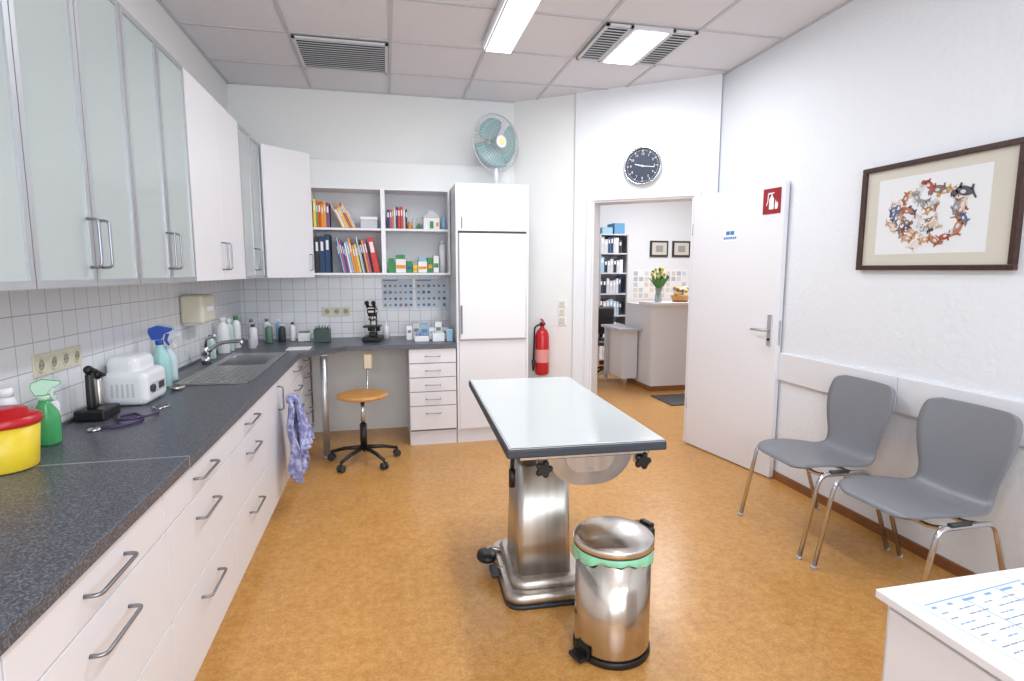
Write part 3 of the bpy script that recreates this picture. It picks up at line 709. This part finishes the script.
o.cbox((0.092,0,0.07),(0.004,0.16,0.05),cols[9],0.001); o.cyl((0.09,-0.07,0.07),0.018,0.012,dark,14,d=(1,0,0)); o.box(0.092,0.0,0.055,0.096,0.06,0.085,dark)
for k in range(5): o.box(-0.05+k*0.02,-0.122,0.04,-0.04+k*0.02,-0.118,0.10,cols[9])
o.done()
o=Ob('small_dish'); o.lathe([(0.025,0),(0.038,0.02),(0.034,0.02),(0.022,0.004)],(-1.03,3.04,CZ),steel,20); o.done()
o=Ob('stethoscope'); pur=mat('stethoscope_tube',(66,50,92),0.35)
z=CZ+0.006
o.tube(fil([(-1.06,2.32,z),(-0.98,2.34,z),(-0.95,2.45,z),(-1.02,2.54,z),(-1.07,2.50,z),(-1.03,2.40,z+0.006),(-0.96,2.42,z+0.010)],0.06,6),0.006,pur,8)
o.tube(fil([(-0.96,2.42,z+0.010),(-0.93,2.50,z+0.004),(-0.96,2.60,z)],0.05,6),0.005,pur,8)
o.tube(fil([(-0.96,2.60,z),(-0.93,2.66,z),(-0.96,2.70,z)],0.03,6),0.004,chrome,8); o.tube(fil([(-0.96,2.60,z),(-1.0,2.64,z),(-0.99,2.70,z)],0.03,6),0.004,chrome,8)
o.lathe([(0.022,0),(0.024,0.004),(0.02,0.01),(0.008,0.014)],(-1.07,2.31,CZ),chrome,20); o.done()
def sockets(name,M,n):
    o=Ob(name); o.T=M; w=0.08*n; o.box(-w/2,-0.04,0,w/2,0.04,0.008,beige,0.002)
    sock=mat('socket_inner',(160,154,136),0.5)
    for i in range(n):
        x=-w/2+0.04+i*0.08; o.lathe([(0.028,0.0),(0.027,0.003),(0.023,0.004),(0.021,0.0005)],(x,0,0.008),beige,20,capt=False)
        o.cyl((x,0,0.0075),0.022,0.0012,sock,20)
        for s_ in (-1,1): o.cyl((x+0.009*s_,0,0.0087),0.0028,0.001,dark,8)
    o.done()
sockets('wall_socket',frameM((XL+0.008,2.44,1.115),(0,1,0),Z),4)
sockets('wall_socket',frameM((-0.44,YB-0.008,1.10),(1,0,0),Z),3)
o=Ob('paper_towel_dispenser'); o.box(XL+0.009,3.76,1.13,XL+0.14,4.02,1.31,beige,0.02,3); o.box(XL+0.02,3.78,1.125,XL+0.10,4.0,1.13,paper); o.cbox((XL+0.143,3.89,1.22),(0.004,0.12,0.03),white2); o.done()
def bottle(name,x,y,r,h,m,cap,z=CZ):
    o=Ob(name,(x,y,z)); o.lathe([(r*0.92,0),(r,0.005),(r,h*0.7),(r*0.9,h*0.78),(r*0.4,h*0.86),(r*0.4,h*0.9)],(0,0,0),m,20); o.cyl((0,0,h*0.88),r*0.5,h*0.12,cap,14); o.done()
sage=mat('sage_bottle',(100,130,112),0.4)
bottle('soap_bottle',-1.16,4.38,0.042,0.26,wplast,wplast); bottle('soap_bottle',-1.15,4.50,0.034,0.24,mat('pale_green_bottle',(190,215,205),0.3),wplast)
bottle('disinfectant_bottle',-1.14,4.66,0.034,0.25,wplast,cols[3]); bottle('disinfectant_bottle',-1.05,4.80,0.032,0.17,wplast,dark)
bottle('disinfectant_bottle',-0.96,4.95,0.03,0.16,sage,wplast); bottle('disinfectant_bottle',-0.87,5.02,0.03,0.15,dark,wplast); bottle('disinfectant_bottle',-0.79,5.05,0.025,0.16,wplast,dark)
bottle('disinfectant_bottle',-1.00,5.08,0.03,0.19,wplast,sage); bottle('disinfectant_bottle',-0.91,5.12,0.026,0.18,cols[7],wplast); bottle('disinfectant_bottle',-1.09,4.93,0.028,0.20,cols[9],sage)
bottle('soap_bottle',-1.02,4.62,0.03,0.10,cols[9],wplast); bottle('soap_bottle',-1.17,4.12,0.028,0.16,mat('pale_green_bottle',(190,215,205)),cols[3])
o=Ob('sponge_holder'); o.box(-0.74,4.98,CZ,-0.64,5.05,CZ+0.07,cols[2],0.005); o.box(-0.73,4.99,CZ+0.07,-0.65,5.04,CZ+0.085,sage); o.done()
o=Ob('instrument_cup'); o.box(-0.60,4.86,CZ,-0.47,4.97,CZ+0.11,mat('dark_green',(66,84,78),0.5),0.006)
for k in range(16): o.tube([(-0.59+0.007*k,4.90+0.003*(k%5),CZ+0.11),(-0.59+0.008*k,4.89+0.004*(k%5),CZ+0.125+0.01*(k%3))],0.003,sage,5)
o.done()
o=Ob('document_tray'); o.box(-0.75,4.42,CZ,-0.58,4.60,CZ+0.004,paper); o.done()
o=Ob('microscope',(-0.12,4.90,CZ),math.radians(-8)); mw=mat('microscope_body',(215,216,214),0.35)
o.box(-0.075,-0.11,0,0.075,0.10,0.045,black,0.01); o.box(-0.03,0.03,0.045,0.03,0.09,0.25,mw,0.012,3)
o.box(-0.07,-0.09,0.12,0.07,0.04,0.135,black,0.003); o.box(-0.025,-0.07,0.045,0.025,-0.01,0.08,black,0.004); o.cyl((0,-0.04,0.09),0.022,0.03,dark,14)
o.box(-0.035,-0.08,0.235,0.035,0.09,0.275,mw,0.012,3); o.lathe([(0.026,0.215),(0.034,0.22),(0.034,0.238)],(0,-0.04,0),black,18)
for a in (-0.9,0.3,1.6,2.9): o.lathe([(0.011,0),(0.009,0.045)],(0.015*math.sin(a),-0.04+0.015*math.cos(a),0.22),steel,10,d=(0.4*math.sin(a),0.4*math.cos(a),-1))
o.box(-0.035,-0.09,0.27,0.035,0.01,0.30,mw,0.01,3)
for s_ in (-1,1): o.lathe([(0.014,0),(0.014,0.05),(0.018,0.054),(0.018,0.07)],(0.027*s_,-0.06,0.29),black,14,d=(0,-0.75,0.6))
for s_ in (-1,1): o.cyl((0.03*s_,0.06,0.10),0.022,0.02,black,16,d=(s_,0,0))
o.done()
o=Ob('sample_boxes'); x=0.16
for w,h,c in [(0.05,0.12,cols[2]),(0.06,0.14,cols[9]),(0.07,0.13,cols[7]),(0.05,0.10,cols[2]),(0.06,0.15,cols[2]),(0.06,0.10,cols[9])]:
    o.box(x,4.90,CZ,x+w,5.02,CZ+h,c,0.002); o.box(x+0.01,4.899,CZ+h*0.5,x+w-0.01,4.90,CZ+h*0.7,random.choice([cols[7],sage,inks])); x+=w+0.004
o.box(0.22,4.74,CZ,0.34,4.84,CZ+0.045,wplast,0.004); o.box(0.37,4.72,CZ,0.47,4.82,CZ+0.07,paper,0.004); o.box(0.49,4.74,CZ,0.54,4.80,CZ+0.10,cols[7],0.003)
for k in range(5): o.cyl((0.24+k*0.02,4.79,CZ+0.045),0.007,0.03,inkb,10)
o.done()
o=Ob('pump_dispenser',(-0.01,5.05,CZ)); o.lathe([(0.028,0),(0.028,0.10),(0.01,0.12),(0.008,0.16)],(0,0,0),wplast,16); o.cbox((0.0,-0.02,0.165),(0.014,0.06,0.012),wplast,0.002); o.done()
pb=mat('chart_pale_blue',(206,216,228),0.8)
dm=[mat('dot_%d'%i,c,0.8) for i,c in enumerate([(130,134,146),(155,125,140),(105,125,158),(150,150,120),(160,130,110),(110,140,140),(90,92,110)])]
for i,(x0,x1) in enumerate([(-0.04,0.24),(0.26,0.545)]):
    o=Ob('blood_test_chart'); o.T=frameM((x0,YB-0.0085,1.12),(1,0,0),Z); w=x1-x0
    o.box(0,0,0,w,0.27,0.0015,pb); o.box(0.01,0.25,0.0015,w*0.5,0.260,0.002,inks)
    for r in range(4):
        for c in range(6):
            if random.random()<0.9: o.cyl((0.028+c*(w-0.05)/5,0.03+r*0.058,0.0015),random.choice([0.010,0.013,0.015]),0.0006,random.choice(dm),12)
    o.done()

# ---------------- hall
o=Ob('hall_bookshelf'); x0,x1,y0=3.20,3.66,8.15
for x in (x0,x1-0.02): o.box(x,y0,0,x+0.02,8.55,2.03,alu)
for z in (0.08,0.42,0.76,1.10,1.42,1.72,2.01): o.box(x0+0.02,y0,z,x1-0.02,8.55,z+0.02,cols[9])
o.box(x0+0.02,8.53,0.1,x1-0.02,8.55,2.01,white2)
o.done()
for i,z in enumerate((0.101,0.441,0.781,1.121,1.441,1.741)):
    books('ring_binders',x0+0.03,x1-0.09,8.2,z,0.18,0.26,0.2,0.04,0.07,pal=[cols[5],cols[10],cols[2],cols[9],cols[9]] if i%2 else [cols[5],cols[2],cols[9],cols[9],cols[7]])
o=Ob('storage_box'); o.box(3.25,8.2,2.031,3.42,8.5,2.13,cols[7],0.005); o.box(3.45,8.2,2.031,3.62,8.5,2.20,mat('mid_blue',(90,150,190),0.5),0.005); o.done()
def pic(x,z,w,h,y=8.6):
    o=Ob('small_framed_picture'); o.box(x-w/2,y-0.03,z-h/2,x+w/2,y,z+h/2,cols[5],0.004); o.box(x-w/2+0.03,y-0.033,z-h/2+0.03,x+w/2-0.03,y-0.03,z+h/2-0.03,mt); o.box(x-w/5,y-0.035,z-h/5,x+w/5,y-0.033,z+h/5,ac[3]); o.done()
pic(4.40,1.83,0.32,0.26); pic(4.80,1.83,0.32,0.26)
o=Ob('wall_planner'); o.T=frameM((3.95,8.598,1.0),(1,0,0),Z); o.box(0,0,0,1.0,0.5,0.003,paper)
pl=[mat('planner_%d'%i,c,0.8) for i,c in enumerate([(200,204,212),(210,216,226),(222,216,196),(222,208,198),(180,190,204)])]
for r in range(5):
    for c in range(10):
        if random.random()<0.75: o.box(0.02+c*0.097,0.03+r*0.09,0.003,0.09+c*0.097,0.10+r*0.09,0.004,random.choice(pl))
o.done()
o=Ob('reception_desk'); o.box(3.12,6.20,0.06,4.3,6.26,1.05,white,0.003); o.box(3.08,6.12,1.05,4.32,6.50,1.085,white,0.004); o.box(3.12,6.20,0,4.3,6.9,0.06,skirt)
o.box(3.12,6.26,0.06,3.16,6.95,1.05,white2); o.box(2.82,6.45,0.72,3.12,7.1,0.75,alu,0.003); o.box(3.16,6.26,0.72,4.3,7.0,0.75,white)
o.box(2.84,6.98,0,2.88,7.02,0.72,alu); o.box(2.9,6.55,0.10,3.10,7.05,0.72,white2,0.003)
o.done()
o=Ob('office_chair',(3.05,7.45,0)); o.cyl((0,0,0.08),0.025,0.35,dark,12); o.box(-0.22,-0.22,0.43,0.22,0.22,0.50,black,0.03,3); o.box(-0.2,0.2,0.55,0.2,0.25,0.95,black,0.03,3); o.box(-0.02,0.23,0.45,0.02,0.26,0.6,black)
for k in range(5):
    a=2*pi*k/5; o.tube([(0,0,0.1),(0.27*math.cos(a),0.27*math.sin(a),0.05)],0.018,black,8); o.sph((0.27*math.cos(a),0.27*math.sin(a),0.028),0.028,dark,10)
o.done()
o=Ob('tulip_bouquet',(3.26,6.34,1.086)); leaf=mat('leaf',(80,135,60),0.5)
o.lathe([(0.035,0),(0.045,0.01),(0.04,0.08),(0.03,0.13),(0.042,0.17)],(0,0,0),mat('vase_glass',(190,205,205),0.1,trans=0.4),20,capt=False)
for k in range(13):
    a=2*pi*k/13; r=0.04+0.08*((k*7)%5)/5; h=0.28+0.12*((k*3)%4)/4; e=(r*math.cos(a),r*math.sin(a),h)
    o.tube([(0,0,0.02),(e[0]*0.4,e[1]*0.4,h*0.6),e],0.004,leaf,6); o.lathe([(0.005,0),(0.017,0.012),(0.019,0.032),(0.006,0.05)],e,yellow if k%3 else leaf,10)
    for b,ln in ((a+0.3,0.16),(a-0.4,0.11)):
        o.surf(lambda u,v,b=b,ln=ln:(ln*u*math.cos(b)+(v-0.5)*0.05*math.sin(pi*min(u+0.05,1))*-math.sin(b),ln*u*math.sin(b)+(v-0.5)*0.05*math.sin(pi*min(u+0.05,1))*math.cos(b),0.12+0.30*u-0.12*u*u),6,2,leaf)
o.done(False)
o=Ob('counter_basket',(3.55,6.33,1.086)); o.lathe([(0.09,0),(0.12,0.08)],(0,0,0),wood,20)
for k in range(22): o.sph((random.uniform(-0.09,0.09),random.uniform(-0.07,0.07),0.09+random.uniform(0,0.08)),0.025,random.choice([yellow,cols[9],cols[2],ac[0],leaf]),8)
o.done()
o=Ob('door_mat'); o.box(3.0,5.45,0,3.6,5.95,0.012,dark,0.003); o.done()

# ---------------- lights
def area(name,loc,rot,sx,sy,e,col=(1,1,1)):
    l=bpy.data.lights.new(name,'AREA'); l.shape='RECTANGLE'; l.size=sx; l.size_y=sy; l.energy=e; l.color=col
    ob=bpy.data.objects.new(name,l); ob.location=loc; ob.rotation_euler=rot; bpy.context.scene.collection.objects.link(ob); return ob
area('window_daylight_1',(-0.15,-2.05,1.8),(math.radians(90),0,0),1.7,1.75,72,(0.88,0.94,1.0))  # area lamp added outside the unseen opening, stands in for daylight
area('window_daylight_2',(1.7,-2.05,1.8),(math.radians(90),0,0),1.4,1.75,58,(0.88,0.94,1.0))  # same for the other opening, added out of view
area('lamp_light_1',(0.78,3.22,H-0.09),(0,0,0),0.2,1.35,28,(0.94,0.97,1.0))
area('lamp_light_2',(0.78,0.1,H-0.09),(0,0,0),0.2,1.35,24,(0.94,0.97,1.0))  # fill from the added strip above the camera
area('lamp_light_3',(1.70,3.77,H-0.045),(0,0,0),0.2,0.5,15,(0.96,0.98,1.0))
area('hall_light',(4.0,6.6,H-0.05),(0,0,0),1.2,1.2,95,(0.95,0.97,1.0))
w=bpy.data.worlds.new('sky'); bpy.context.scene.world=w; w.use_nodes=True
w.node_tree.nodes['Background'].inputs[0].default_value=(0.80,0.90,1.0,1); w.node_tree.nodes['Background'].inputs[1].default_value=0.9

# ---------------- camera
cam=bpy.data.cameras.new('camera'); cam.sensor_width=36; cam.lens=560/1024*36; cam.clip_start=0.02
c=bpy.data.objects.new('camera',cam); c.location=(0,0,1.45); c.rotation_euler=(math.radians(90-6.97),0,math.radians(-12.6))
bpy.context.scene.collection.objects.link(c); bpy.context.scene.camera=c
bpy.context.scene.view_settings.view_transform='Standard'
